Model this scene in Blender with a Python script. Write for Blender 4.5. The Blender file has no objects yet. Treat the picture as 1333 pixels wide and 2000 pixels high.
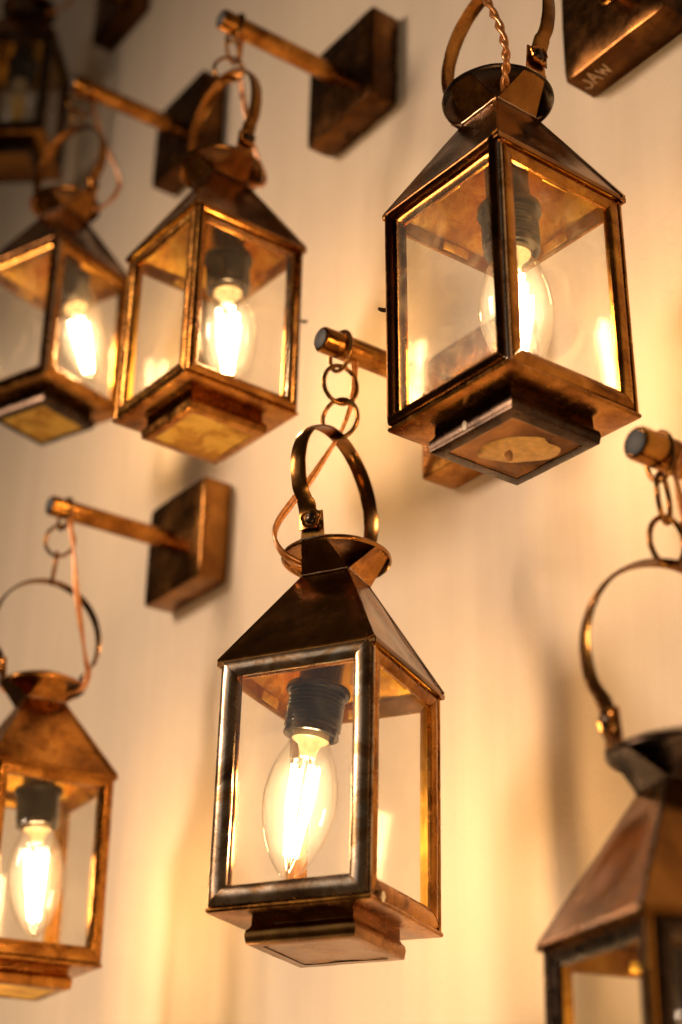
import bpy, math, random
from mathutils import Vector, Matrix, noise
random.seed(7)
S = bpy.context.scene
C = S.collection
PI = math.pi
Z0 = 1.5                                   # height of the camera above the shop floor

# ------------------------------------------------------------------ camera
PITCH, ROLL, FPX = 0.4414, 0.0239, 3142.1
cp, sp, cr, sr = math.cos(PITCH), math.sin(PITCH), math.cos(ROLL), math.sin(ROLL)
R0, U0, F0 = Vector((1, 0, 0)), Vector((0, -sp, cp)), Vector((0, cp, sp))
RV, UV = R0*cr + U0*sr, U0*cr - R0*sr
cam_d = bpy.data.cameras.new('camera')
cam = bpy.data.objects.new('camera', cam_d); C.objects.link(cam)
cam.matrix_world = Matrix(((RV.x, UV.x, -F0.x, 0), (RV.y, UV.y, -F0.y, 0), (RV.z, UV.z, -F0.z, Z0), (0, 0, 0, 1)))
cam_d.sensor_fit = 'VERTICAL'; cam_d.sensor_height = 36; cam_d.sensor_width = 24
cam_d.lens = FPX/2000*36
cam_d.clip_start = 0.02; cam_d.clip_end = 60
cam_d.dof.use_dof = True; cam_d.dof.focus_distance = 1.055; cam_d.dof.aperture_fstop = 4.0
cam_d.dof.aperture_blades = 9
S.camera = cam

# ------------------------------------------------------------------ world and room light
W = bpy.data.worlds.new('World'); S.world = W; W.use_nodes = True
W.node_tree.nodes['Background'].inputs[0].default_value = (1.0, 0.60, 0.32, 1)
W.node_tree.nodes['Background'].inputs[1].default_value = 0.03

def area(name, loc, target, sx, sy, power, col):
    d = bpy.data.lights.new(name, 'AREA'); d.shape = 'RECTANGLE'; d.size = sx; d.size_y = sy
    d.energy = power; d.color = col
    o = bpy.data.objects.new(name, d); C.objects.link(o)
    o.location = loc; o.rotation_euler = (Vector(target)-Vector(loc)).to_track_quat('-Z', 'Y').to_euler()
    return o
area('room_window_light', (-2.3, 0.75, Z0+1.45), (0.45, 1.0, Z0-0.25), 0.55, 0.7, 8.0, (1.0, 0.72, 0.51)).data.spread = math.radians(78)
area('shop_window_light', (-2.3, -0.45, Z0+1.45), (0, 1.05, Z0+0.3), 1.5, 1.5, 2.3, (0.95, 0.94, 0.92))
area('warm_fill_light', (0.2, -0.5, Z0-1.1), (0.1, 1.2, Z0+0.1), 1.2, 1.0, 14, (1.0, 0.66, 0.34))  # added warm fill from below for the lower wall and lantern undersides

# lit lanterns of the next row down, just below the picture (same bulbs, same distance from the wall)
def bulb_below(u, z):
    n_ = Vector((-math.sin(0.9564), -math.cos(0.9564), 0)); u_ = Vector((math.cos(0.9564), -math.sin(0.9564), 0))
    d = bpy.data.lights.new('lantern_row_light', 'POINT'); d.energy = 0.24; d.color = (1.0, 0.63, 0.30); d.shadow_soft_size = 0.012
    o = bpy.data.objects.new('lantern_row_light', d); C.objects.link(o)
    o.location = n_*(0.15-0.737) + u_*u + Vector((0, 0, Z0+z))
for u, z in ((-1.36, 0.10), (-1.05, -0.02), (-0.72, -0.06), (-0.42, -0.10)): bulb_below(u, z)

S.view_settings.view_transform = 'Standard'; S.view_settings.look = 'None'
S.view_settings.exposure = 0.68; S.view_settings.gamma = 1.0
S.cycles.use_denoising = True
S.cycles.max_bounces = 12; S.cycles.diffuse_bounces = 4; S.cycles.glossy_bounces = 6
S.cycles.transmission_bounces = 8; S.cycles.transparent_max_bounces = 48; S.cycles.volume_bounces = 0
S.cycles.sample_clamp_indirect = 4.0; S.cycles.blur_glossy = 0.4
BULB_L = 86.0
BULB_COL = (1.0, 0.60, 0.26)

# ------------------------------------------------------------------ materials
def newmat(name):
    m = bpy.data.materials.new(name); m.use_nodes = True
    nt = m.node_tree; nt.nodes.clear()
    out = nt.nodes.new('ShaderNodeOutputMaterial')
    return m, nt, out
def nd(nt, t, **kw):
    n = nt.nodes.new(t)
    for k, v in kw.items():
        if k in ('loc',): continue
        setattr(n, k, v)
    return n
def texco(nt, scale=(1, 1, 1)):
    """object coordinates shifted by a per-object random amount, so alike pieces wear differently"""
    tc = nd(nt, 'ShaderNodeTexCoord'); oi = nd(nt, 'ShaderNodeObjectInfo')
    mul = nd(nt, 'ShaderNodeMath', operation='MULTIPLY'); mul.inputs[1].default_value = 37.0
    nt.links.new(oi.outputs['Random'], mul.inputs[0])
    add = nd(nt, 'ShaderNodeVectorMath', operation='ADD')
    nt.links.new(tc.outputs['Object'], add.inputs[0]); nt.links.new(mul.outputs[0], add.inputs[1])
    mp = nd(nt, 'ShaderNodeMapping'); mp.inputs['Scale'].default_value = scale
    nt.links.new(add.outputs[0], mp.inputs[0])
    return mp.outputs[0]
def noise_n(nt, vec, scale, detail=4, rough=0.6, dist=0.0):
    n = nd(nt, 'ShaderNodeTexNoise'); n.inputs['Scale'].default_value = scale
    n.inputs['Detail'].default_value = detail; n.inputs['Roughness'].default_value = rough
    n.inputs['Distortion'].default_value = dist
    nt.links.new(vec, n.inputs['Vector']); return n.outputs['Fac']
def ramp(nt, fac, stops):
    r = nd(nt, 'ShaderNodeValToRGB')
    e = r.color_ramp.elements
    while len(e) < len(stops): e.new(0.5)
    for i, (p, c) in enumerate(stops):
        e[i].position = p; e[i].color = (*c, 1) if len(c) == 3 else c
    nt.links.new(fac, r.inputs[0]); return r.outputs[0]
def metal(name, stops, rough=(0.22, 0.5), scale=45, bump=0.25, spots=True):
    m, nt, out = newmat(name)
    v = texco(nt)
    b = nd(nt, 'ShaderNodeBsdfPrincipled'); b.inputs['Metallic'].default_value = 1.0
    f = noise_n(nt, v, scale, 6, 0.65, 0.6)
    col = ramp(nt, f, stops)
    if spots:
        f2 = noise_n(nt, v, scale*5.5, 3, 0.6)
        k = ramp(nt, f2, [(0.62, (1, 1, 1)), (0.76, (0.42, 0.34, 0.28))])
        mx = nd(nt, 'ShaderNodeMix', data_type='RGBA', blend_type='MULTIPLY'); mx.inputs[0].default_value = 0.8
        nt.links.new(col, mx.inputs[6]); nt.links.new(k, mx.inputs[7]); col = mx.outputs[2]
    nt.links.new(col, b.inputs['Base Color'])
    mr = nd(nt, 'ShaderNodeMapRange'); mr.inputs[1].default_value = 0.3; mr.inputs[2].default_value = 0.7
    mr.inputs[3].default_value = rough[0]; mr.inputs[4].default_value = rough[1]
    nt.links.new(noise_n(nt, v, scale*2.2, 5, 0.7), mr.inputs[0]); nt.links.new(mr.outputs[0], b.inputs['Roughness'])
    v2 = texco(nt, (1, 1, 0.12))
    bp = nd(nt, 'ShaderNodeBump'); bp.inputs['Strength'].default_value = bump; bp.inputs['Distance'].default_value = 0.0006
    ad = nd(nt, 'ShaderNodeMath', operation='ADD')
    nt.links.new(noise_n(nt, v, 120, 4, 0.6), ad.inputs[0]); nt.links.new(noise_n(nt, v2, 900, 2, 0.5), ad.inputs[1])
    nt.links.new(ad.outputs[0], bp.inputs['Height']); nt.links.new(bp.outputs[0], b.inputs['Normal'])
    nt.links.new(b.outputs[0], out.inputs[0]); return m
BRASS = metal('antique_brass', [(0.30, (0.09, 0.032, 0.006)), (0.44, (0.29, 0.115, 0.022)), (0.58, (0.48, 0.215, 0.042)), (0.76, (0.66, 0.335, 0.075))], (0.14, 0.34), 34, 0.12)
ROOF = metal('browned_brass', [(0.30, (0.080, 0.032, 0.009)), (0.48, (0.23, 0.100, 0.025)), (0.64, (0.37, 0.172, 0.042)), (0.80, (0.52, 0.265, 0.070))], (0.14, 0.32), 14, 0.10)
STEEL = metal('darkened_brass', [(0.32, (0.11, 0.062, 0.034)), (0.42, (0.32, 0.20, 0.11)), (0.50, (0.54, 0.42, 0.30)), (0.56, (0.36, 0.19, 0.075)), (0.65, (0.42, 0.40, 0.32)), (0.74, (0.20, 0.11, 0.05))], (0.20, 0.34), 17, 0.06, False)
RAW = metal('raw_brass', [(0.26, (0.30, 0.125, 0.017)), (0.43, (0.55, 0.29, 0.040)), (0.54, (0.76, 0.49, 0.085)), (0.74, (0.84, 0.60, 0.14))], (0.36, 0.58), 42, 0.2)
INNER = metal('inner_brass', [(0.30, (0.24, 0.105, 0.016)), (0.5, (0.42, 0.23, 0.036)), (0.72, (0.55, 0.34, 0.065))], (0.34, 0.55), 30, 0.12, False)  # strip backs: a duller tone of the raw brass
COPPERY = metal('coppery_brass', [(0.30, (0.26, 0.095, 0.020)), (0.5, (0.50, 0.21, 0.045)), (0.7, (0.68, 0.34, 0.08))], (0.14, 0.30), 34, 0.12)
DIMMED = metal('dark_dimmed_brass', [(0.30, (0.030, 0.013, 0.005)), (0.48, (0.092, 0.038, 0.011)), (0.64, (0.17, 0.074, 0.020)), (0.80, (0.29, 0.135, 0.038))], (0.16, 0.34), 24, 0.12)  # plates' dark room reflection put into the colour; also the dark door bars
DARK = metal('blackened_metal', [(0.3, (0.022, 0.014, 0.010)), (0.6, (0.070, 0.046, 0.032)), (0.8, (0.15, 0.095, 0.060))], (0.2, 0.4), 40, 0.12)

def plain(name, col, rough=0.4, metallic=0.0, spec=0.5):
    m, nt, out = newmat(name)
    b = nd(nt, 'ShaderNodeBsdfPrincipled')
    v = texco(nt)
    c = ramp(nt, noise_n(nt, v, 180, 4), [(0.3, tuple(x*0.75 for x in col)), (0.7, tuple(min(1, x*1.2) for x in col))])
    nt.links.new(c, b.inputs['Base Color'])
    b.inputs['Roughness'].default_value = rough; b.inputs['Metallic'].default_value = metallic
    b.inputs['Specular IOR Level'].default_value = spec
    nt.links.new(b.outputs[0], out.inputs[0]); return m
HOLDER = plain('lamp_holder_plastic', (0.011, 0.010, 0.011), 0.2, 0, 0.7)
RUBBER = plain('dark_end_cap', (0.035, 0.036, 0.040), 0.6)
PAINT = plain('cream_paint_chip', (0.75, 0.66, 0.50), 0.6)
FADED = plain('faded_paint', (0.42, 0.28, 0.16), 0.7)
INK = plain('dark_ink', (0.05, 0.02, 0.02), 0.6)
PAPER = plain('paper_tag', (0.62, 0.42, 0.22), 0.7)
CERAMIC = plain('bulb_base_ceramic', (0.42, 0.35, 0.24), 0.3)

BARE = plain('bared_yellow_brass', (0.60, 0.36, 0.11), 0.45, 0.35)
def schlick(nt, f0, power):
    lw = nd(nt, 'ShaderNodeLayerWeight'); lw.inputs[0].default_value = 0.5
    pw = nd(nt, 'ShaderNodeMath', operation='POWER'); pw.inputs[1].default_value = power
    nt.links.new(lw.outputs['Facing'], pw.inputs[0])
    ma = nd(nt, 'ShaderNodeMath', operation='MULTIPLY_ADD'); ma.inputs[1].default_value = 1-f0; ma.inputs[2].default_value = f0
    nt.links.new(pw.outputs[0], ma.inputs[0]); return ma.outputs[0]
def glass(name, f0, power, tint, dirt, dirtcol, rough=0.02):
    m, nt, out = newmat(name)
    tr = nd(nt, 'ShaderNodeBsdfTransparent'); tr.inputs[0].default_value = (*tint, 1)
    gl = nd(nt, 'ShaderNodeBsdfGlossy'); gl.inputs['Roughness'].default_value = rough
    mx = nd(nt, 'ShaderNodeMixShader')
    nt.links.new(schlick(nt, f0, power), mx.inputs[0]); nt.links.new(tr.outputs[0], mx.inputs[1]); nt.links.new(gl.outputs[0], mx.inputs[2])
    v = texco(nt)
    smear = ramp(nt, noise_n(nt, v, 26, 5, 0.65, 1.2), [(0.52, (0, 0, 0)), (0.74, (1, 1, 1))])
    specks = ramp(nt, noise_n(nt, v, 420, 2, 0.5), [(0.70, (0, 0, 0)), (0.76, (1, 1, 1))])
    ad = nd(nt, 'ShaderNodeMath', operation='MULTIPLY_ADD'); ad.inputs[1].default_value = dirt; ad.inputs[2].default_value = dirt*0.12
    nt.links.new(smear, ad.inputs[0])
    sm = nd(nt, 'ShaderNodeMath', operation='MULTIPLY'); sm.inputs[1].default_value = dirt*1.6
    nt.links.new(specks, sm.inputs[0])
    a2 = nd(nt, 'ShaderNodeMath', operation='ADD', use_clamp=True)
    nt.links.new(ad.outputs[0], a2.inputs[0]); nt.links.new(sm.outputs[0], a2.inputs[1])
    df = nd(nt, 'ShaderNodeBsdfDiffuse'); df.inputs[0].default_value = (*dirtcol, 1)
    tl = nd(nt, 'ShaderNodeBsdfTranslucent'); tl.inputs[0].default_value = (*dirtcol, 1)
    dd = nd(nt, 'ShaderNodeMixShader'); dd.inputs[0].default_value = 0.5
    nt.links.new(df.outputs[0], dd.inputs[1]); nt.links.new(tl.outputs[0], dd.inputs[2])
    m2 = nd(nt, 'ShaderNodeMixShader')
    nt.links.new(a2.outputs[0], m2.inputs[0]); nt.links.new(mx.outputs[0], m2.inputs[1]); nt.links.new(dd.outputs[0], m2.inputs[2])
    nt.links.new(m2.outputs[0], out.inputs[0])
    return m, nt, out
PANE, _, _ = glass('pane_glass', 0.022, 5, (0.985, 0.98, 0.965), 0.030, (0.8, 0.74, 0.62), 0.15)
PANED, _, _ = glass('dusty_pane_glass', 0.025, 5, (0.985, 0.98, 0.965), 0.070, (0.8, 0.72, 0.56), 0.15)
BULBG, bnt, bout = glass('bulb_glass', 0.05, 3.0, (0.99, 0.985, 0.97), 0.004, (0.9, 0.85, 0.75), 0.01)
vs = nd(bnt, 'ShaderNodeVolumeScatter'); vs.inputs['Color'].default_value = (0.80, 0.90, 1.0, 1)  # haze added inside the bulb for lens glow, bluish to whiten the halo
vs.inputs['Density'].default_value = 2.8; vs.inputs['Anisotropy'].default_value = 0.3
bnt.links.new(vs.outputs[0], bout.inputs['Volume'])

def emit(name, col, s):
    m, nt, out = newmat(name)
    e = nd(nt, 'ShaderNodeEmission'); e.inputs[0].default_value = (*col, 1); e.inputs[1].default_value = s
    nt.links.new(e.outputs[0], out.inputs[0]); return m
FILAMENT = emit('glowing_filament', BULB_COL, BULB_L)
COLD = plain('unlit_filament', (0.8, 0.55, 0.15), 0.5)

def cordmat():
    m, nt, out = newmat('copper_flex_in_clear_sleeve')
    b = nd(nt, 'ShaderNodeBsdfPrincipled'); b.inputs['Metallic'].default_value = 0.45
    b.inputs['Subsurface Weight'].default_value = 0.0; b.inputs['Roughness'].default_value = 0.3
    b.inputs['Coat Weight'].default_value = 0.8; b.inputs['Coat Roughness'].default_value = 0.08
    v = texco(nt)
    c = ramp(nt, noise_n(nt, v, 300, 3), [(0.3, (0.42, 0.135, 0.028)), (0.7, (0.74, 0.33, 0.085))])
    nt.links.new(c, b.inputs['Base Color'])
    nt.links.new(b.outputs[0], out.inputs[0]); return m
FLEX = cordmat()

def wallmat():
    m, nt, out = newmat('cream_plaster')
    tc = nd(nt, 'ShaderNodeTexCoord')
    b = nd(nt, 'ShaderNodeBsdfPrincipled'); b.inputs['Roughness'].default_value = 0.75
    b.inputs['Specular IOR Level'].default_value = 0.25
    mp = nd(nt, 'ShaderNodeMapping'); mp.inputs['Scale'].default_value = (26, 26, 1.1)      # vertical brush marks in the paint
    nt.links.new(tc.outputs['Object'], mp.inputs[0])
    mxn = nd(nt, 'ShaderNodeMath', operation='MULTIPLY_ADD'); mxn.inputs[1].default_value = 0.55
    hf = nd(nt, 'ShaderNodeMath', operation='MULTIPLY'); hf.inputs[1].default_value = 0.45
    nt.links.new(noise_n(nt, mp.outputs[0], 1.0, 5, 0.6), mxn.inputs[0]); nt.links.new(noise_n(nt, tc.outputs['Object'], 3.0, 6, 0.6), hf.inputs[0]); nt.links.new(hf.outputs[0], mxn.inputs[2])
    c = ramp(nt, mxn.outputs[0], [(0.34, (0.70, 0.59, 0.455)), (0.66, (0.79, 0.68, 0.535))])
    nt.links.new(c, b.inputs['Base Color'])
    bp = nd(nt, 'ShaderNodeBump'); bp.inputs['Strength'].default_value = 0.22; bp.inputs['Distance'].default_value = 0.003
    ad = nd(nt, 'ShaderNodeMath', operation='MULTIPLY_ADD'); ad.inputs[1].default_value = 2.2
    nt.links.new(noise_n(nt, tc.outputs['Object'], 14, 4, 0.55, 0.8), ad.inputs[0]); nt.links.new(noise_n(nt, tc.outputs['Object'], 95, 7, 0.65), ad.inputs[2])
    nt.links.new(ad.outputs[0], bp.inputs['Height']); nt.links.new(bp.outputs[0], b.inputs['Normal'])
    nt.links.new(b.outputs[0], out.inputs[0]); return m
PLASTER = wallmat()

# ------------------------------------------------------------------ mesh helpers
def mk(name, v, f, mats, smooth=35, mi=None):
    me = bpy.data.meshes.new(name); me.from_pydata([tuple(p) for p in v], [], f)
    for m in (mats if isinstance(mats, (list, tuple)) else [mats]): me.materials.append(m)
    if mi: me.polygons.foreach_set('material_index', mi)
    me.update()
    if smooth:
        me.shade_smooth(); me.set_sharp_from_angle(angle=math.radians(smooth))
    return me
def link(name, me, parent=None, mat=None):
    o = bpy.data.objects.new(name, me); C.objects.link(o)
    if parent: o.parent = parent
    if mat is not None: o.matrix_local = mat
    return o
def own(o, mat, slot=0):
    if mat is not None:
        o.material_slots[slot].link = 'OBJECT'; o.material_slots[slot].material = mat
    return o
def thing(name, label, cat, loc, group=None):
    o = bpy.data.objects.new(name, None); C.objects.link(o); o.location = loc; o.empty_display_size = 0.02
    o['label'] = label; o['category'] = cat
    if group: o['group'] = group
    return o
def jit(p, amp, sc, seed=0):
    q = Vector(p)*sc + Vector((seed*3.7, seed*1.3, seed*5.1))
    return Vector(p) + amp*Vector((noise.noise(q), noise.noise(q+Vector((9, 3, 1))), noise.noise(q+Vector((2, 8, 5)))))
def lathe(prof, n=48, closed=False):
    v, f = [], []
    m = len(prof)
    for i in range(n):
        a = 2*PI*i/n
        for r, z in prof: v.append((r*math.cos(a), r*math.sin(a), z))
    for i in range(n):
        j = (i+1) % n
        for k in range(m if closed else m-1):
            k2 = (k+1) % m
            f.append((i*m+k, j*m+k, j*m+k2, i*m+k2))
    return v, f
def tube(path, r, n=10, closed=False, twist=None, caps=True):
    path = [Vector(p) for p in path]; v, f = [], []
    N = len(path); up = None
    for i, p in enumerate(path):
        a = path[(i-1) % N] if (closed or i > 0) else p
        b = path[(i+1) % N] if (closed or i < N-1) else p
        t = (b-a).normalized()
        if up is None:
            up = Vector((0, 0, 1)) if abs(t.z) < 0.8 else Vector((1, 0, 0))
        s = t.cross(up).normalized(); up = s.cross(t).normalized()
        rr = r[i] if isinstance(r, (list, tuple)) else r
        for k in range(n):
            w = 2*PI*k/n
            v.append(p + rr*(math.cos(w)*s + math.sin(w)*up))
    for i in range(N if closed else N-1):
        j = (i+1) % N
        for k in range(n):
            k2 = (k+1) % n
            f.append((i*n+k, i*n+k2, j*n+k2, j*n+k))
    if caps and not closed:
        f.append(tuple(reversed(range(n)))); f.append(tuple((N-1)*n+k for k in range(n)))
    return v, f
def bez(pts, per=10):
    """smooth curve through points (Catmull-Rom)"""
    P = [Vector(p) for p in pts]; P = [2*P[0]-P[1]] + P + [2*P[-1]-P[-2]]
    out = []
    for i in range(1, len(P)-2):
        for k in range(per):
            t = k/per
            out.append(0.5*((2*P[i]) + (P[i+1]-P[i-1])*t + (2*P[i-1]-5*P[i]+4*P[i+1]-P[i+2])*t*t + (3*P[i]-P[i-1]-3*P[i+1]+P[i+2])*t**3))
    out.append(P[-2]); return out
def boxm(x0, x1, y0, y1, z0, z1, bev=0.0):
    import bmesh
    bm = bmesh.new()
    vs_ = [bm.verts.new((x, y, z)) for x in (x0, x1) for y in (y0, y1) for z in (z0, z1)]
    for q in ((0, 1, 3, 2), (4, 6, 7, 5), (0, 4, 5, 1), (2, 3, 7, 6), (0, 2, 6, 4), (1, 5, 7, 3)):
        bm.faces.new([vs_[i] for i in q])
    bmesh.ops.recalc_face_normals(bm, faces=bm.faces)
    if bev: bmesh.ops.bevel(bm, geom=list(bm.edges), offset=bev, segments=2, affect='EDGES', profile=0.6)
    bm.verts.index_update()
    v = [p.co.copy() for p in bm.verts]; f = [tuple(q.index for q in fc.verts) for fc in bm.faces]
    bm.free(); return v, f
def slab(quad, th, nx=5, ny=5, amp=0.0, seed=0, lip=None):
    """thin sheet over a quad (bl, br, tr, tl), thickened inwards along -normal. returns v, f, mi (0 outside, 1 inside)"""
    br, bl, tl, tr = [Vector(q) for q in quad]     # given left to right in the face frame, seen from outside it is mirrored
    nrm = (br-bl).cross(tl-bl).normalized()
    v, f, mi = [], [], []
    for side in (0, 1):
        for j in range(ny+1):
            for i in range(nx+1):
                s, t = i/nx, j/ny
                p = (bl*(1-s)+br*s)*(1-t) + (tl*(1-s)+tr*s)*t
                q = Vector(p)*28 + Vector((seed*3.3, seed, 0))
                e = 4*s*(1-s)*4*t*(1-t)
                p = p + nrm*(amp*noise.noise(q)*(0.25+e)) - nrm*(th*side)
                v.append(p)
    M = (nx+1)*(ny+1)
    idx = lambda sd, i, j: sd*M + j*(nx+1)+i
    for j in range(ny):
        for i in range(nx):
            f.append((idx(0, i, j), idx(0, i+1, j), idx(0, i+1, j+1), idx(0, i, j+1))); mi.append(0)
            f.append((idx(1, i, j), idx(1, i, j+1), idx(1, i+1, j+1), idx(1, i+1, j))); mi.append(1)
    ring = [(i, 0) for i in range(nx)] + [(nx, j) for j in range(ny)] + [(i, ny) for i in range(nx, 0, -1)] + [(0, j) for j in range(ny, 0, -1)]
    for k in range(len(ring)):
        a, b = ring[k], ring[(k+1) % len(ring)]
        f.append((idx(0, *b), idx(0, *a), idx(1, *a), idx(1, *b))); mi.append(0)
    return v, f, mi

# ------------------------------------------------------------------ the wall
YW, DW = 0.9564, 0.737
NW = Vector((-math.sin(YW), -math.cos(YW), 0)); UW = Vector((math.cos(YW), -math.sin(YW), 0)); ZV = Vector((0, 0, 1))
OW = -NW*DW + Vector((0, 0, Z0))
def wall_frame(u, z):      # local x = along the wall, y = out of the wall, z = up
    X, Y = -UW, NW
    o = OW + UW*u + ZV*z
    return Matrix(((X.x, Y.x, 0, o.x), (X.y, Y.y, 0, o.y), (X.z, Y.z, 1, o.z), (0, 0, 0, 1)))
v, f = boxm(-2.2, 5.5, -0.12, 0.0, -Z0, 2.6)
w = link('wall', mk('wall', v, f, PLASTER, 0)); w.matrix_world = wall_frame(0, 0); w['kind'] = 'structure'

# ------------------------------------------------------------------ wall brackets
PS, PT, LA, RA = 0.0535, 0.032, 0.137, 0.0097
def plate_mesh(seed, ragged=0.0):
    """folded square sheet-metal box: front and four sides, open towards the wall"""
    v, f = [], []
    n = 10; rnd = random.Random(seed)
    loop = []
    for k in range(4):
        for i in range(n):
            t = -1+2*i/n
            loop.append([(t, -1), (1, t), (-t, 1), (-1, -t)][k])
    m = len(loop)
    def ring(s, y, jag=0.0):
        b = len(v)
        for (x, z) in loop:
            cut = 0.0022
            r = min(1.0, (1+1-cut/PS)/max(1e-6, abs(x)+abs(z)) ) if abs(x)+abs(z) > 2-cut/PS else 1.0
            yy = y + (max(0, rnd.gauss(0, 1))*jag if jag else 0)
            v.append(jit((x*s*r, yy, z*s*r), 0.0005, 30, seed))
        return b
    rings = [ring(PS, 0.0012, ragged), ring(PS, PT*0.4), ring(PS, PT-0.0022), ring(PS-0.0007, PT-0.0006), ring(PS-0.0024, PT), ring(PS*0.5, PT)]
    for a, b in zip(rings, rings[1:]):
        for i in range(m):
            j = (i+1) % m; f.append((a+i, a+j, b+j, b+i))
    f.append(tuple(rings[-1]+i for i in range(m)))
    inn = [ring(PS-0.0014, 0.0012), ring(PS-0.0014, PT-0.002)]
    for i in range(m):
        j = (i+1) % m; f.append((inn[0]+j, inn[0]+i, inn[1]+i, inn[1]+j)); f.append((rings[0]+j, rings[0]+i, inn[0]+i, inn[0]+j))
    f.append(tuple(inn[1]+i for i in reversed(range(m))))
    return mk('wall_plate', v, f, BRASS if seed in (1, 6) else ROOF if seed == 5 else DIMMED, 30)
def arm_mesh():
    prof = [(0.0, 0.0), (RA+0.0012, 0.0), (RA+0.0012, 0.0015), (RA, 0.002), (RA, LA-0.0024), (RA-0.0006, LA-0.0008), (RA-0.0016, LA), (RA-0.0022, LA-0.0006), (0, LA-0.0006)]
    v, f = lathe(prof, 40)
    return mk('arm', [(p[0], p[2], -p[1]) for p in v], f, BRASS, 30)
ARM = arm_mesh()
v, f = lathe([(0, 0), (RA-0.0024, 0), (RA-0.0024, 0.0006), (RA-0.0032, 0.001), (0, 0.0011)], 32)
CAP = mk('end_cap', [(p[0], p[2], -p[1]) for p in v], f, RUBBER, 30)
v, f = lathe([(0, 0), (0.0035, 0), (0.0034, 0.0012), (0.002, 0.0022), (0, 0.0024)], 16)
SCREW = mk('screw', [(p[0], p[2], -p[1]) for p in v], f, DARK, 40)

def bracket(u, z, label, seed, ragged=0.0):
    t = thing('wall_bracket', label, 'bracket', (0, 0, 0), 'square brass wall brackets with round arms')
    t.matrix_world = wall_frame(u, z)
    link('wall_plate', plate_mesh(seed, ragged), t)
    a = link('arm', ARM, t, Matrix.Translation((0, PT-0.0005, 0)))
    link('end_cap', CAP, a, Matrix.Translation((0, LA-0.0007, 0)))
    return t

BR = {'A': (-0.8377, 0.6186), 'B': (-0.6585, 0.8936), 'C': (-1.0197, 1.0548), 'D': (-1.3491, 1.2025),
      'E': (-1.2855, 0.6513), 'F': (-0.5336, 0.4066), 'G': (-1.5706, 1.5752)}

# ------------------------------------------------------------------ lantern pieces
A, H, RZ, NK, PC, PH, DZ, DR = 0.0548, 0.1612, 0.0706, 0.0172, 0.0367, 0.0172, 0.0885, 0.0380
SW = 0.0117                                 # width of the pressed frame strips
def strip_mesh(L, mats, seed, bulge=0.0027, wid=SW, nseg=14):
    g = 0.00025
    prof = [(0.0, -0.0016), (0.0, 0.0006), (0.0012, bulge*0.62), (0.0034, bulge*0.95), (wid*0.5, bulge), (wid*0.74, bulge*0.86), (wid*0.92, bulge*0.42), (wid, 0.0002), (wid, -0.0016)]
    v, f, mi = [], [], []
    for i in range(nseg+1):
        t = i/nseg
        for k, (s, y) in enumerate(prof):
            x = (s+g) + t*(L-2*(s+g))
            q = Vector((x*22, s*30, seed*7.7))
            ds = 0.00045*noise.noise(q) if k in (6, 7, 8) else 0
            dy = 0.0004*noise.noise(q+Vector((0, 5, 0))) if 1 < k < 7 else 0
            v.append((x, s+ds, y+dy))
    m = len(prof)
    for i in range(nseg):
        for k in range(m):
            k2 = (k+1) % m
            f.append((i*m+k, (i+1)*m+k, (i+1)*m+k2, i*m+k2)); mi.append(1 if k == m-1 else 0)
    f.append(tuple(reversed(range(m)))); mi.append(0)
    f.append(tuple(nseg*m+k for k in range(m))); mi.append(0)
    return mk('frame_strip', v, f, mats, 40, mi)
AW = A-0.0016                               # half width over the strips
STRIPS = {}
def strips(kind):
    if kind not in STRIPS:
        m = {'brass': BRASS, 'steel': STEEL, 'dark': DARK, 'bar': DIMMED, 'brassbar': BRASS}[kind]
        if kind in ('bar', 'brassbar'):
            STRIPS[kind] = ([strip_mesh(2*AW, [m, INNER], s, 0.0038, 0.0052) for s in (1, 2)], [strip_mesh(H-0.002, [m, INNER], s, 0.0038, 0.0052) for s in (3, 4)]); return STRIPS[kind]
        STRIPS[kind] = ([strip_mesh(2*AW, [m, INNER], s) for s in (1, 2)], [strip_mesh(H-0.002, [m, INNER], s) for s in (3, 4)])
    return STRIPS[kind]
def face_mats(y):
    """placements of top, bottom, right, left strips for a face whose strip plane is y (face frame: x tangent, y out, z up)"""
    def M(o, X, Sx):
        X, Sx = Vector(X), Vector(Sx); N = X.cross(Sx)
        return Matrix(((X.x, Sx.x, N.x, o[0]), (X.y, Sx.y, N.y, o[1]), (X.z, Sx.z, N.z, o[2]), (0, 0, 0, 1)))
    zt, zb = -0.001, -H+0.001
    return [M((-AW, y, zt), (1, 0, 0), (0, 0, -1)), M((AW, y, zb), (-1, 0, 0), (0, 0, 1)),
            M((AW, y, zt), (0, 0, -1), (-1, 0, 0)), M((-AW, y, zb), (0, 0, 1), (1, 0, 0))]
def face_rot(k):            # face k looks along angle -135deg + 90k in the lantern frame (0: left-near, 1: right-near, 2: right-far, 3: left-far)
    return Matrix.Rotation(math.radians(-135+90*k)-PI/2, 4, 'Z')
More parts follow.
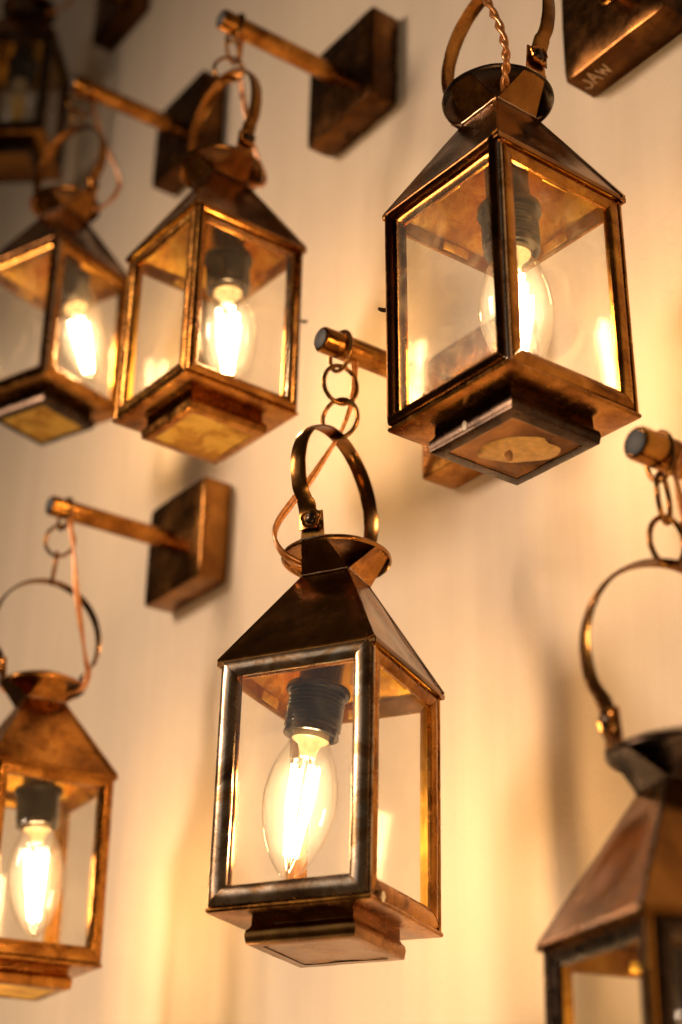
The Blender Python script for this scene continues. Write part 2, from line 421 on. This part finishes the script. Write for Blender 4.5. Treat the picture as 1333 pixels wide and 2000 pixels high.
# roof
def roof_mesh(seed):
    e = A+0.0016
    v, f, mi = slab([(-e, e, 0.0004), (e, e, 0.0004), (NK, NK, RZ), (-NK, NK, RZ)], 0.0009, 12, 10, 0.0021, seed)
    # turned-down lip along the eave
    b = len(v); n = 10; y0 = e
    for i in range(n+1):
        x = -e+2*e*i/n
        w1 = 0.0003*noise.noise(Vector((x*60, seed, 2)))
        v += [(x, y0+0.0001, 0.0006), (x, y0+0.0008, -0.0012), (x, y0+0.0006+w1, -0.0036+w1), (x, y0-0.0008, -0.0034), (x, y0-0.0010, 0.0)]
    for i in range(n):
        for k in range(5):
            k2 = (k+1) % 5
            f.append((b+i*5+k, b+i*5+k2, b+(i+1)*5+k2, b+(i+1)*5+k)); mi.append(0)
    f.append(tuple(b+k for k in reversed(range(5)))); f.append(tuple(b+n*5+k for k in range(5))); mi += [0, 0]
    return mk('roof_panel', v, f, [ROOF, RAW], 30, mi)
ROOFS = [roof_mesh(s) for s in range(12)]
def seam_mesh():
    e = A+0.0018
    p0, p1 = Vector((-e, e, 0.0006)), Vector((-NK, NK, RZ+0.0002))
    d = (p1-p0).normalized(); n1 = Vector((0, RZ, e-NK)).normalized(); side = Vector((1, 0, 0)) - d*d.x; side.normalize()
    v, f = [], []
    for i in range(9):
        t = i/8; p = p0.lerp(p1, t); w_ = 0.0042*(1-0.25*t)
        v += [p+side*0.0002+n1*0.0001, p+side*0.0004+n1*0.0009, p+side*w_+n1*0.0009, p+side*(w_+0.0003)+n1*0.0001]
    for i in range(8):
        for k in range(4): f.append((i*4+k, i*4+(k+1) % 4, (i+1)*4+(k+1) % 4, (i+1)*4+k))
    f += [(3, 2, 1, 0), (32, 33, 34, 35)]
    return mk('hip_seam', v, f, ROOF, 30)
SEAM = seam_mesh()
def petal_mesh(top_y, top_hw, seed):
    v, f, mi = slab([(-NK-0.0004, NK+0.0003, RZ-0.0006), (NK+0.0004, NK+0.0003, RZ-0.0006), (top_hw, top_y, DZ-0.0012), (-top_hw, top_y, DZ-0.0012)], 0.0008, 5, 5, 0.0012, seed)
    return mk('chimney_panel', v, f, [ROOF if seed % 2 else BRASS, ROOF], 30, mi)
PETAL_H = [petal_mesh(0.0372, 0.0088, s) for s in (1, 3)]
PETAL = [petal_mesh(0.0350, 0.0098, s) for s in (2, 4)]
v, f, mi = slab([(-0.0088, 0.0378, DZ-0.0016), (0.0088, 0.0378, DZ-0.0016), (0.0074, 0.0386, 0.1070), (-0.0074, 0.0386, 0.1070)], 0.0009, 4, 5, 0.0009, 5)
TAB = mk('handle_tab', v, f, [BRASS, BRASS], 30, mi)
v, f = tube([(-NK+2*NK*i/8, NK+0.0008+0.0002*math.sin(i*1.7), RZ+0.0002) for i in range(9)], 0.0007, 8)
FOLD = mk('neck_fold', v, f, STEEL, 60)  # bright bead added along the neck fold for its highlight line
v, f = tube([(-0.0088+0.0176*i/6, 0.0380, DZ-0.0010) for i in range(7)], 0.0007, 8)
FOLDT = mk('tab_fold', v, f, STEEL, 60)  # same bead on the tab fold, added for its bright edge
def cap_mesh():
    pr = [(0.0002, DZ+0.0115), (0.010, DZ+0.0108), (0.022, DZ+0.0080), (0.031, DZ+0.0042), (DR-0.0022, DZ+0.0016), (DR, DZ-0.0002), (DR+0.0003, DZ-0.0020),
          (DR-0.0006, DZ-0.0030), (DR-0.0016, DZ-0.0022), (DR-0.0028, DZ+0.0002), (0.031, DZ+0.0030), (0.022, DZ+0.0068), (0.010, DZ+0.0096), (0.0002, DZ+0.0103)]
    v, f = lathe(pr, 64)
    v = [jit(p, 0.0006, 45, 2) for p in v]
    return mk('cap', v, f, ROOF, 50)
CAPM = cap_mesh()
def strap_mesh(RR, top):
    RC = 0.138; RV_ = top-RC
    pts = [(0.0397, 0.0935), (0.0398, 0.100), (0.0404, 0.1065), (0.0432, 0.1125)]
    a0 = math.asin((0.1185-RC)/RV_)
    arc = [(RR*math.cos(a0+(PI-2*a0)*i/30), RC+RV_*math.sin(a0+(PI-2*a0)*i/30)) for i in range(31)]
    half = pts + arc + [(-x, z) for x, z in reversed(pts)]
    P = [Vector((0, x, z)) for x, z in half]
    P = bez(P, 3)
    prof = [(-0.0070, 0.0), (-0.0066, 0.0008), (-0.0040, 0.0016), (0, 0.0019), (0.0040, 0.0016), (0.0066, 0.0008), (0.0070, 0.0), (0.0066, -0.0002), (0.0040, 0.0005), (0, 0.0007), (-0.0040, 0.0005), (-0.0066, -0.0002)]
    v, f = [], []; N = len(P); m = len(prof)
    for i, p in enumerate(P):
        a, b = P[max(0, i-1)], P[min(N-1, i+1)]; t = (b-a).normalized()
        nrm = Vector((0, t.z, -t.y))
        wq = (0.84+0.05*noise.noise(Vector((i*0.25, 1, 1)))) if 9 < i < N-10 else 0.97
        for (x, y) in prof: v.append(p + Vector((x*wq, 0, 0)) + nrm*y)
    for i in range(N-1):
        for k in range(m):
            k2 = (k+1) % m; f.append((i*m+k, i*m+k2, (i+1)*m+k2, (i+1)*m+k))
    f.append(tuple(reversed(range(m)))); f.append(tuple((N-1)*m+k for k in range(m)))
    return mk('handle', v, f, ROOF, 40)
HANDLE_TOP = {'A': 0.186}
STRAPS = {True: strap_mesh(0.0555, 0.186), False: strap_mesh(0.0510, 0.191)}
v, f = lathe([(0, 0), (0.0040, 0), (0.0041, 0.0010), (0.0034, 0.0019), (0.0, 0.0024)], 20)
RIVET = mk('rivet', [(p[0], p[2], -p[1]) for p in v], f, DARK, 50)
v, f = tube([(math.cos(2*PI*i/28)*0.0064*(1+0.12*math.sin(5*2*PI*i/28)), 0, math.sin(2*PI*i/28)*0.0064*(1+0.12*math.cos(3*2*PI*i/28))) for i in range(28)], 0.0011, 6, True)
WASHER = mk('washer', v, f, COPPERY, 50)
# body
v, f = tube([(0, 0, 0.0), (0, 0, -H*0.3), (0.0002, 0, -H*0.6), (0, 0, -H)], 0.0021, 12)
POST = mk('corner_post', v, f, BRASS, 40)
POSTD = mk('corner_post', v, f, STEEL, 40)
v, f = boxm(-AW+0.010, AW-0.010, -0.0009, 0.0009, -H+0.011, -0.011)
PANEM = mk('glass_pane', v, f, PANE, 0)
def tray_mesh():
    e = A+0.0003
    prof = [(e-0.0060, -H+0.0006), (e-0.0008, -H+0.0006), (e, -H+0.0002), (e+0.0004, -H-0.0012), (e-0.0002, -H-0.0026), (e-0.0040, -H-0.0034), (PC-0.004, -H-0.0036)]
    return square_lathe(prof, 'base_tray', [BRASS, RAW], cap_bottom=True, cap_top=True)
def square_lathe(prof, name, mats, cap_bottom=True, cap_top=True, n=8, amp=0.0003, capmat=0):
    v, f, mi = [], [], []
    loop = []
    for k in range(4):
        for i in range(n):
            t = -1+2*i/n; loop.append([(t, -1), (1, t), (-t, 1), (-1, -t)][k])
    m = len(loop)
    for r, z in prof:
        for (x, y) in loop: v.append(jit((x*r, y*r, z), amp, 60, 3))
    for a in range(len(prof)-1):
        for i in range(m):
            j = (i+1) % m; f.append((a*m+j, a*m+i, (a+1)*m+i, (a+1)*m+j)); mi.append(0)
    if cap_top: f.append(tuple(i for i in range(m))); mi.append(1)
    if cap_bottom: f.append(tuple((len(prof)-1)*m+i for i in reversed(range(m)))); mi.append(capmat)
    return mk(name, v, f, mats, 30, mi)
TRAY = tray_mesh()
zb = -H-0.0030
PL_SIDE = [(PC-0.0022, zb), (PC-0.0022, zb-0.0045), (PC-0.0012, zb-0.0062), (PC+0.0003, zb-0.0078), (PC+0.0008, zb-0.0105), (PC+0.0003, zb-0.0138), (PC, zb-0.0150), (PC+0.0002, zb-0.0158), (PC-0.0010, zb-0.0164), (PC-0.0075, zb-0.0164)]
PLINTH = {k: square_lathe(PL_SIDE, 'plinth', [m, m], False, False) for k, m in (('steel', ROOF), ('brass', BRASS), ('dark', DARK))}
PLB = {k: square_lathe([(PC-0.0070, zb-0.0156), (PC-0.0071, zb-0.0160), (PC-0.0110, zb-0.0155), (0.010, zb-0.0151)], 'plinth_base', [m, m], True, True, amp=0.0006) for k, m in (('roof', ROOF), ('lit_raw', RAW), ('dark', DARK))}  # brighter brass underside: glow reflected from below put into its colour
# lamp holder and bulb (origin at the eave plane, on the axis)
pr = [(0.0, 0.036), (0.0140, 0.036), (0.0145, 0.034), (0.0145, -0.007), (0.0150, -0.008)]
v, f = lathe(pr, 40); SLEEVE = mk('lamp_holder', v, f, HOLDER, 40)
v, f = lathe([(0.0148, -0.0072), (0.0205, -0.0072), (0.0213, -0.0080), (0.0215, -0.0112), (0.0209, -0.0124), (0.0180, -0.0128)], 40); COLLAR = mk('holder_ring', v, f, HOLDER, 40)
pr = [(0.0178, -0.0127)]
z = -0.0135
while z > -0.0375:
    pr += [(0.0178, z), (0.0190, z-0.0008), (0.0190, z-0.0012), (0.0176, z-0.0022)]; z -= 0.0030
pr += [(0.0184, -0.0395), (0.0186, -0.0412), (0.0172, -0.0418), (0.0160, -0.0412), (0.0150, -0.0385), (0.0, -0.0380)]
v, f = lathe(pr, 44); THREAD = mk('threaded_sleeve', v, f, HOLDER, 45)
bp_ = [(0.0130, -0.0398), (0.0136, -0.0440), (0.0150, -0.0490), (0.0188, -0.0575), (0.0222, -0.0680), (0.0240, -0.0790), (0.0243, -0.0860), (0.0234, -0.0950), (0.0212, -0.1050), (0.0178, -0.1150), (0.0134, -0.1240), (0.0085, -0.1310), (0.0042, -0.1352), (0.0014, -0.1368), (0.0001, -0.1372)]
cv = bez([(r, 0, z) for r, z in bp_], 3)
v, f = lathe([(0.0001, -0.0397)] + [(max(0.0001, p.x), p.z) for p in cv], 48); BULB = mk('bulb', v, [tuple(reversed(q)) for q in f], BULBG, 60)
v, f = lathe([(0.0, -0.0400), (0.0120, -0.0400), (0.0122, -0.0440), (0.0080, -0.0465), (0.0058, -0.0520), (0.0050, -0.0560), (0.0, -0.0565)], 32); BASEC = mk('bulb_stem', v, f, CERAMIC, 50)
def filament_mesh(mat):
    v, f = [], []
    for k in range(4):
        a = 2*PI*k/4+0.5
        top = Vector((0.0085*math.cos(a), 0.0085*math.sin(a), -0.0630)); bot = Vector((0.0036*math.cos(a+0.3), 0.0036*math.sin(a+0.3), -0.1210))
        pts = [top.lerp(bot, t/6) for t in range(7)]
        vv, ff = tube(pts, 0.0021, 8); b = len(v)
        v += vv; f += [tuple(b+i for i in q) for q in ff]
    return mk('filament', v, f, mat, 60)
FIL, FILC = filament_mesh(FILAMENT), filament_mesh(COLD)
def wires_mesh():
    v, f = [], []
    for k in range(4):
        a = 2*PI*k/4+0.5
        for pts in ([Vector((0.0022*math.cos(a), 0.0022*math.sin(a), -0.0560)), Vector((0.0085*math.cos(a), 0.0085*math.sin(a), -0.0630))], [Vector((0.0036*math.cos(a+0.3), 0.0036*math.sin(a+0.3), -0.1210)), Vector((0.0003, 0.0, -0.1300))]):
            vv, ff = tube(pts, 0.0004, 5); b = len(v); v += vv; f += [tuple(b+i for i in q) for q in ff]
    return mk('support_wire', v, f, DARK, 60)
WIRES = wires_mesh()
# glass clip: a bent strip near the top rail inside
v, f = boxm(-0.011, 0.011, -0.0006, 0.0006, -0.0030, 0.0030, 0.0004)
CLIP = mk('glass_clip', v, f, RAW, 30)
v, f = tube(bez([(0, 0, 0), (0.003, 0.0006, 0), (0.0058, 0.0030, 0.0012), (0.0080, 0.0012, 0.0018), (0.0066, -0.0016, 0.0010), (0.0030, -0.0012, -0.0002), (0, -0.0008, -0.0004)], 6), 0.00075, 8)
CATCH = mk('catch_loop', v, f, DARK, 60)

def blob(name, r, th, seed, mat, sx=1.0, sy=1.0):
    v = [(0, 0, th)]; n = 26; f = []
    for ring, (k, h) in enumerate(((0.6, th), (1.0, th*0.6), (1.02, -th*0.5))):
        for i in range(n):
            a = 2*PI*i/n; rr = r*k*(1+0.30*noise.noise(Vector((math.cos(a)*1.3, math.sin(a)*1.3, seed))))
            v.append((rr*math.cos(a)*sx, rr*math.sin(a)*sy, h))
    for i in range(n):
        j = (i+1) % n
        f.append((0, 1+i, 1+j))
        for q in (0, 1): f.append((1+q*n+i, 1+(q+1)*n+i, 1+(q+1)*n+j, 1+q*n+j))
    return mk(name, v, f, mat, 60)

LGROUP = 'square brass lanterns hung from wall brackets'
LANT = {}
def lantern(key, pos, yaw, tx, ty, label, door, handle, lit=True, strip='brass', plinth='brass', base='roof', lean=(0, 0), door_kind=None, shift=(0, 0, 0), roofm=None, seam=None, cap=None):
    t = thing('hanging_lantern', label, 'lantern', (pos[0], pos[1], pos[2]+Z0), LGROUP)
    t.matrix_world = Matrix.Translation((pos[0], pos[1], pos[2]+Z0)) @ Matrix.Rotation(tx, 4, 'X') @ Matrix.Rotation(ty, 4, 'Y') @ Matrix.Rotation(yaw, 4, 'Z')
    LANT[key] = t
    dk = door_kind or strip
    for k in range(4):
        Fk = face_rot(k)
        own(link('roof_panel', ROOFS[(k+4*ord(key)+ord(key)//2) % 12], t, Fk), roofm)
        own(link('hip_seam', SEAM, t, Fk), seam)
        axis = (k % 2 == handle % 2)
        cpn = link('chimney_panel', (PETAL_H if axis else PETAL)[k//2], t, Fk)
        own(cpn, DARK if key in 'FG' else None); own(link('neck_fold', FOLD, cpn), DARK if key in 'CDFG' else None)
        if axis:
            tb = link('handle_tab', TAB, t, Fk)
            own(link('tab_fold', FOLDT, tb), DARK if key in 'CDFG' else None)
            link('rivet', RIVET, tb, Matrix.Translation((0, 0.0410, 0.1005)))
            link('washer', WASHER, tb, Matrix.Translation((0, 0.0414, 0.1005)))
        px = link('corner_post', POSTD if k == door else POST, t, Fk @ Matrix.Translation((-A+0.0019, A-0.0019, -0.001)))
        if k == door:
            d = link('door', PANEM, t, Fk @ Matrix.Translation((0, A-0.0002, 0)))
            d.name = 'door'; own(d, PANED if key in 'BD' else None)
            hs, vs_ = strips(dk)
            for i, M in enumerate(face_mats(0.0012)):
                link('frame_strip', (hs[i] if i < 2 else vs_[i-2]), d, M)
            # the fixed frame the door closes on
            for i, M in enumerate(face_mats(A-0.0042)):
                link('frame_strip', (strips('brass')[0][i] if i < 2 else strips('brass')[1][i-2]), t, Fk @ M)
            if key in 'BC':
                sx = 1 if key == 'B' else -1
                link('catch_loop', CATCH, d, Matrix.Translation((sx*(AW-0.0005), 0.001, -0.0735)) @ (Matrix.Rotation(PI, 4, 'Z') if sx < 0 else Matrix.Identity(4)))
        else:
            hs, vs_ = strips(strip if k < 2 else 'brass')
            for i, M in enumerate(face_mats(A-0.0028)):
                link('frame_strip', (hs[i] if i < 2 else vs_[i-2]), t, Fk @ M)
            own(link('glass_pane', PANEM, t, Fk @ Matrix.Translation((0, A-0.0058, 0))), PANED if key in 'BD' else None)
        link('glass_clip', CLIP, t, Fk @ Matrix.Translation((0, A-0.0075, -0.0085)) @ Matrix.Rotation(0.25, 4, 'X'))
    own(link('cap', CAPM, t), cap)
    link('handle', STRAPS[key == 'A'], t, face_rot(handle) @ Matrix.Rotation(0.035*math.sin(ord(key)*2.1), 4, 'Z') @ Matrix.Rotation(0.02*math.cos(ord(key)*3.3), 4, 'Y'))
    link('base_tray', TRAY, t, Matrix.Rotation(PI/4, 4, 'Z'))
    p = link('plinth', PLINTH[plinth], t, Matrix.Rotation(PI/4, 4, 'Z'))
    link('plinth_base', PLB[base], p)
    hm = Matrix.Translation((0, 0, 0.034)) @ Matrix.Rotation(-yaw, 4, 'Z') @ Matrix.Translation(shift) @ Matrix.Rotation(lean[0], 4, 'Y') @ Matrix.Rotation(lean[1], 4, 'X') @ Matrix.Translation((0, 0, -0.034))
    h = link('lamp_holder', SLEEVE, t, hm)
    link('holder_ring', COLLAR, h); link('threaded_sleeve', THREAD, h)
    b = link('bulb', BULB, t, hm)
    link('bulb_stem', BASEC, b); link('filament', FIL if lit else FILC, b); link('support_wire', WIRES, b)
    return t

lantern('A', (-0.0024, 1.0187, 0.3584), 0.3290, -0.030, 0.0017, 'sharply focused brass lantern hanging at bottom centre, grey metal frame strips on its front door', 0, 0, True, 'brass', 'steel', 'roof', (0.13, 0.02), 'steel', shift=(-0.004, 0, 0))
lantern('B', (0.1023, 0.8754, 0.6397), -0.1388, 0.0027, -0.0189, 'large upper right brass lantern with a bare yellow patch under its base', 0, 1, True, 'brass', 'dark', 'roof', (-0.02, 0.0), 'bar', cap=DARK, shift=(0.003, 0, 0.005))
lantern('C', (-0.1145, 1.1703, 0.7987), -0.1380, 0.0011, 0.0004, 'brass lantern with yellow underside and small catch on its right edge, upper left of centre', 1, 1, True, 'brass', 'brass', 'lit_raw', (-0.05, 0.0), 'brassbar', shift=(0.009, 0, 0.003))
lantern('D', (-0.3087, 1.4507, 0.9585), 0.1703, 0.0142, -0.0056, 'blurred lit lantern at the left edge below the dark unlit lantern', 0, 1, True, 'brass', 'dark', 'lit_raw', (-0.25, 0.0), 'bar', shift=(0.003, 0, 0))
lantern('E', (-0.2663, 1.3882, 0.3861), -0.2619, -0.0101, -0.0123, 'lit brass lantern in the bottom left corner with a plain round handle above', 1, 0, True, 'brass', 'brass', 'lit_raw', (-0.05, 0.0), 'brass', shift=(0.004, 0, 0), roofm=BRASS, cap=BRASS)
lantern('F', (0.1730, 0.7743, 0.1484), -0.4853, 0.0097, -0.0023, 'nearest blurred lantern cut off by the bottom right corner', 3, 0, True, 'dark', 'dark', 'roof', (0.0, 0.0), seam=DARK, cap=DARK)
lantern('G', (-0.4535, 1.7478, 1.5050), 0.73, 0.0097, -0.0092, 'dark unlit lantern cut off by the top left corner', 0, 0, False, 'dark', 'dark', 'roof', (0.0, 0.0), 'dark')

# brass bared in a patch under the upper right lantern, and small chips of paint
zb2 = zb-0.0158
rb = LANT['B']
pl = [c for c in rb.children if c.name.startswith('plinth')][0]
link('bare_patch', blob('bare_patch', 0.0150, 0.0005, 3.3, BARE, 1.2, 1.65), pl, Matrix.Rotation(0.75, 4, 'Z') @ Matrix.Translation((0.002, -0.003, zb-0.0159)) @ Matrix.Rotation(PI, 4, 'X'))
link('stain', blob('stain', 0.0034, 0.0003, 7.1, ROOF, 2.2, 0.8), pl, Matrix.Rotation(0.75, 4, 'Z') @ Matrix.Translation((0.008, 0.004, zb-0.0163)) @ Matrix.Rotation(PI, 4, 'X'))
link('paint_chip', blob('paint_chip', 0.0026, 0.0003, 1.2, PAINT, 0.8, 1.3), pl, Matrix.Rotation(-PI/4, 4, 'Z') @ face_rot(0) @ Matrix.Translation((0.004, PC+0.0006, zb-0.0105)) @ Matrix.Rotation(-PI/2, 4, 'X'))
ra = LANT['A']
link('paint_chip', blob('paint_chip', 0.0026, 0.0003, 2.2, PAINT, 1.0, 1.2), ra, face_rot(1) @ Matrix.Translation((0.040, A+0.0016, -H+0.0018)) @ Matrix.Rotation(-PI/2, 4, 'X'))
# little tag with a 2 by the holder of the centre lantern
def stroke_mesh(name, strokes, r, mat, flat=0.4):
    v, f = [], []
    for st in strokes:
        vv, ff = tube(bez([(x, y, 0) for x, y in st], 5) if len(st) > 2 else [(x, y, 0) for x, y in st], r, 6); b = len(v)
        v += [(p[0], p[1], p[2]*flat) for p in vv]; f += [tuple(b+i for i in q) for q in ff]
    return mk(name, v, f, mat, 60)
v, f = boxm(-0.004, 0.004, -0.0075, 0.0075, -0.0002, 0.0002)
hol = [c for c in ra.children if c.name.startswith('lamp_holder')][0]
yawA = 0.329
tg = link('paper_tag', mk('paper_tag', v, f, PAPER, 0), hol, Matrix.Translation((0.0235, -0.004, 0.0045)) @ Matrix.Rotation(PI/2, 4, 'X'))
link('tag_number', stroke_mesh('tag_number', [[(-0.0014, 0.0016), (0.0, 0.0024), (0.0013, 0.0014), (0.0, -0.0004), (-0.0015, -0.002)], [(-0.0015, -0.002), (0.0016, -0.002)]], 0.0003, INK), hol, Matrix.Translation((0.0235, -0.0044, 0.0040)) @ Matrix.Rotation(PI/2, 4, 'X'))

# ------------------------------------------------------------------ brackets
bracket(*BR['A'], 'wall bracket behind the upper right lantern, holding up the centre lantern', 1)
bB = bracket(*BR['B'], 'dark wall bracket in the top right corner with painted letters under its plate', 2)
bracket(*BR['C'], 'dark wall bracket at top centre with a ragged plate edge', 3, 0.008)
bracket(*BR['D'], 'blurred dark wall bracket behind the handle of the upper left lantern', 4)
bracket(*BR['E'], 'clean brass wall bracket left of the centre lantern, above the bottom left lantern', 5)
bracket(*BR['F'], 'wall bracket at the right edge whose dark-capped arm holds the nearest lantern', 6)
bracket(*BR['G'], 'blurred dark wall bracket plate cut by the top edge at left', 7)
# painted scrawl JAW on the underside of the top right plate
J = [[(0.000, 0.012), (0.001, 0.004), (-0.003, 0.0), (-0.006, 0.003)], [(0.004, 0.000), (0.008, 0.013)], [(0.008, 0.013), (0.012, 0.000)], [(0.006, 0.005), (0.011, 0.005)],
     [(0.014, 0.012), (0.017, 0.001)], [(0.017, 0.001), (0.019, 0.009)], [(0.019, 0.009), (0.022, 0.001)], [(0.022, 0.001), (0.025, 0.012)]]
jm = stroke_mesh('painted_letters', [[(x+random.uniform(-.0005, .0005), y+random.uniform(-.0008, .0008)) for x, y in st] for st in J], 0.0009, FADED, 0.3)
# underside: text runs towards -x of the wall frame (to the right in the picture), top of letters towards the plate face
link('painted_letters', jm, bB, Matrix(((-0.9, 0, 0, 0.041), (0, 1, 0, 0.0125), (0, 0, -1, -PS-0.0002), (0, 0, 0, 1))))

# ------------------------------------------------------------------ chains
def link_mesh(ih, iw, r, seed):
    rx, rz = iw/2+r, ih/2+r
    n = 36
    return mk('chain_link', *tube([(rx*math.cos(2*PI*i/n)*(1+0.02*math.sin(seed+4*PI*i/n)), 0, rz*math.sin(2*PI*i/n)) for i in range(n)], r, 10, True), ROOF, 60)
def chain(key, label, angs, iw=0.0230, r=0.0017, n=3, arm_z=None):
    t = LANT[key]
    top_w = t.matrix_world @ Vector((0, 0, HANDLE_TOP.get(key, 0.191)+0.0004))          # under the handle's top
    az = Z0+BR[key][1] if arm_z is None else arm_z
    base = OW + UW*BR[key][0] + NW*(PT+LA-0.019) if arm_z is None else Vector((top_w.x, top_w.y, 0))
    p_top = Vector((base.x, base.y, az+RA+0.0001)); p_bot = top_w
    ch = thing('hanging_chain', label, 'chain', p_top, 'three-ring chains between bracket and lantern')
    tot = (p_top-p_bot).length; ih = tot/n; d = (p_bot-p_top).normalized()
    q = Vector((0, 0, -1)).rotation_difference(d)
    for i in range(n):
        c = p_top + d*(ih*(i+0.5))
        o = link('chain_link', link_mesh(ih, iw, r, i), ch)
        o.matrix_local = Matrix.Translation(c-p_top) @ q.to_matrix().to_4x4() @ Matrix.Rotation(math.radians(angs[i]), 4, 'Z')
    return ch
wa = math.degrees(math.atan2(UW.y, UW.x))      # first ring lies across the arm
chain('A', 'chain of three rings in focus above the centre lantern', (wa, 25, -20))
chain('B', 'chain above the large upper right lantern, cut by the top edge', (wa, 40, -50))
chain('C', 'blurred chain under the arm of the top centre bracket', (wa, 70, 5))
chain('D', 'blurred chain beside the dark unlit lantern at top left', (wa, 20, 80))
chain('E', 'chain above the bottom left lantern, its middle ring seen round', (wa, 11, 101))
chain('F', 'chain of long oval links at the right edge above the nearest lantern', (wa, 60, 15), 0.0165, 0.0016)

# ------------------------------------------------------------------ cords
def cord(key, pts, label, twist=2.0, sep=0.0014, r=0.0014):
    t = LANT[key]; o0 = Vector(t.matrix_world.translation)
    base = bez([o0+Vector(p) for p in pts], 12)
    ob = thing('power_cord', label, 'cord', base[0], 'copper-coloured lamp cords')
    N = len(base)
    for s in (0, 1):
        P = []
        for i, p in enumerate(base):
            a, b = base[max(0, i-1)], base[min(N-1, i+1)]; tt = (b-a).normalized()
            sd = tt.cross(Vector((0.3, 1, 0.2))).normalized(); up = sd.cross(tt)
            w_ = 2*PI*twist*i/N + PI*s
            P.append(p + sep*(math.cos(w_)*sd + math.sin(w_)*up) - base[0])
        v, f = tube(P, r, 8)
        link('cord_strand', mk('cord_strand', v, f, FLEX, 60), ob)
    return ob
cord('A', [(0.012, 0.010, 0.268), (0.010, 0.010, 0.250), (0.0090, 0.010, 0.222), (0.002, 0.012, 0.196), (-0.010, 0.010, 0.171), (-0.021, 0.006, 0.149), (-0.033, 0.0, 0.128), (-0.0415, -0.006, 0.110), (-0.0425, -0.010, 0.097), (-0.037, -0.012, 0.0855), (-0.027, -0.010, 0.0795), (-0.010, -0.004, 0.0750), (0, 0, 0.055)],
     'copper cord looping down behind the handle of the centre lantern', 1.2)
cord('B', [(0.010, 0.004, 0.268), (-0.006, 0.000, 0.235), (-0.012, -0.006, 0.200), (-0.012, -0.016, 0.172), (-0.008, -0.030, 0.142), (-0.004, -0.039, 0.120), (-0.001, -0.0425, 0.100), (0.0, -0.0400, 0.0865), (0.0, -0.030, 0.0800), (0, -0.012, 0.0760), (0, 0, 0.055)],
     'twisted reddish cord entering the cap of the upper right lantern', 7.0, 0.0016, 0.0016)
cord('C', [(0.012, 0.006, 0.262), (0.010, 0.008, 0.231), (0.0125, 0.012, 0.195), (0.020, 0.020, 0.160), (0.030, 0.028, 0.125), (0.0370, 0.022, 0.100), (0.0365, 0.016, 0.0860), (0.028, 0.008, 0.0800), (0.010, 0.002, 0.0750), (0, 0, 0.055)],
     'blurred red cord inside the handle of the upper left of centre lantern', 2.0)
cord('D', [(0.012, 0.0, 0.255), (0.018, 0.0, 0.225), (0.034, -0.004, 0.175), (0.050, -0.006, 0.140), (0.057, -0.006, 0.115), (0.050, -0.006, 0.0950), (0.038, -0.006, 0.0835), (0.020, -0.003, 0.0780), (0, 0, 0.055)],
     'blurred red cord looping right of the far left lantern cap', 2.0)
cord('E', [(0.012, -0.004, 0.262), (0.012, -0.010, 0.245), (0.018, -0.012, 0.213), (0.024, -0.014, 0.178), (0.032, -0.014, 0.140), (0.038, -0.012, 0.112), (0.0415, -0.010, 0.097), (0.036, -0.008, 0.0840), (0.020, -0.003, 0.0785), (0, 0, 0.055)],
     'orange cord hanging across the round handle of the bottom left lantern', 1.6)
cord('F', [(0.014, -0.004, 0.262), (0.007, -0.002, 0.243), (0.010, 0.0, 0.220), (0.012, 0.004, 0.195), (0.030, 0.010, 0.160), (0.048, 0.012, 0.125), (0.046, 0.010, 0.0960), (0.034, 0.006, 0.0830), (0.018, 0.002, 0.0780), (0, 0, 0.055)],
     'dark red cord beside the oval chain links at the right edge', 2.0)

# bracket and chain that carry the unlit lantern, just above the picture
tG = LANT['G'].matrix_world.translation
rel = tG - OW; uG = rel.dot(UW); nG = rel.dot(NW)
def extra_bracket():
    zz = tG.z - Z0 + 0.262
    return bracket(uG, zz, 'wall bracket above the top edge carrying the dark unlit lantern', 8)
extra_bracket()
BR['H'] = (uG, tG.z-Z0+0.262)
LANT['H'] = LANT['G']
chain('H', 'chain above the dark unlit lantern in the top left corner', (wa, 60, 0))
cord('G', [(0.012, 0.0, 0.255), (0.018, 0.0, 0.225), (0.040, -0.004, 0.175), (0.056, -0.006, 0.140), (0.060, -0.006, 0.115), (0.052, -0.006, 0.0950), (0.038, -0.006, 0.0835), (0.020, -0.003, 0.0780), (0, 0, 0.055)],
     'blurred cord looping right of the dark unlit lantern', 2.0)
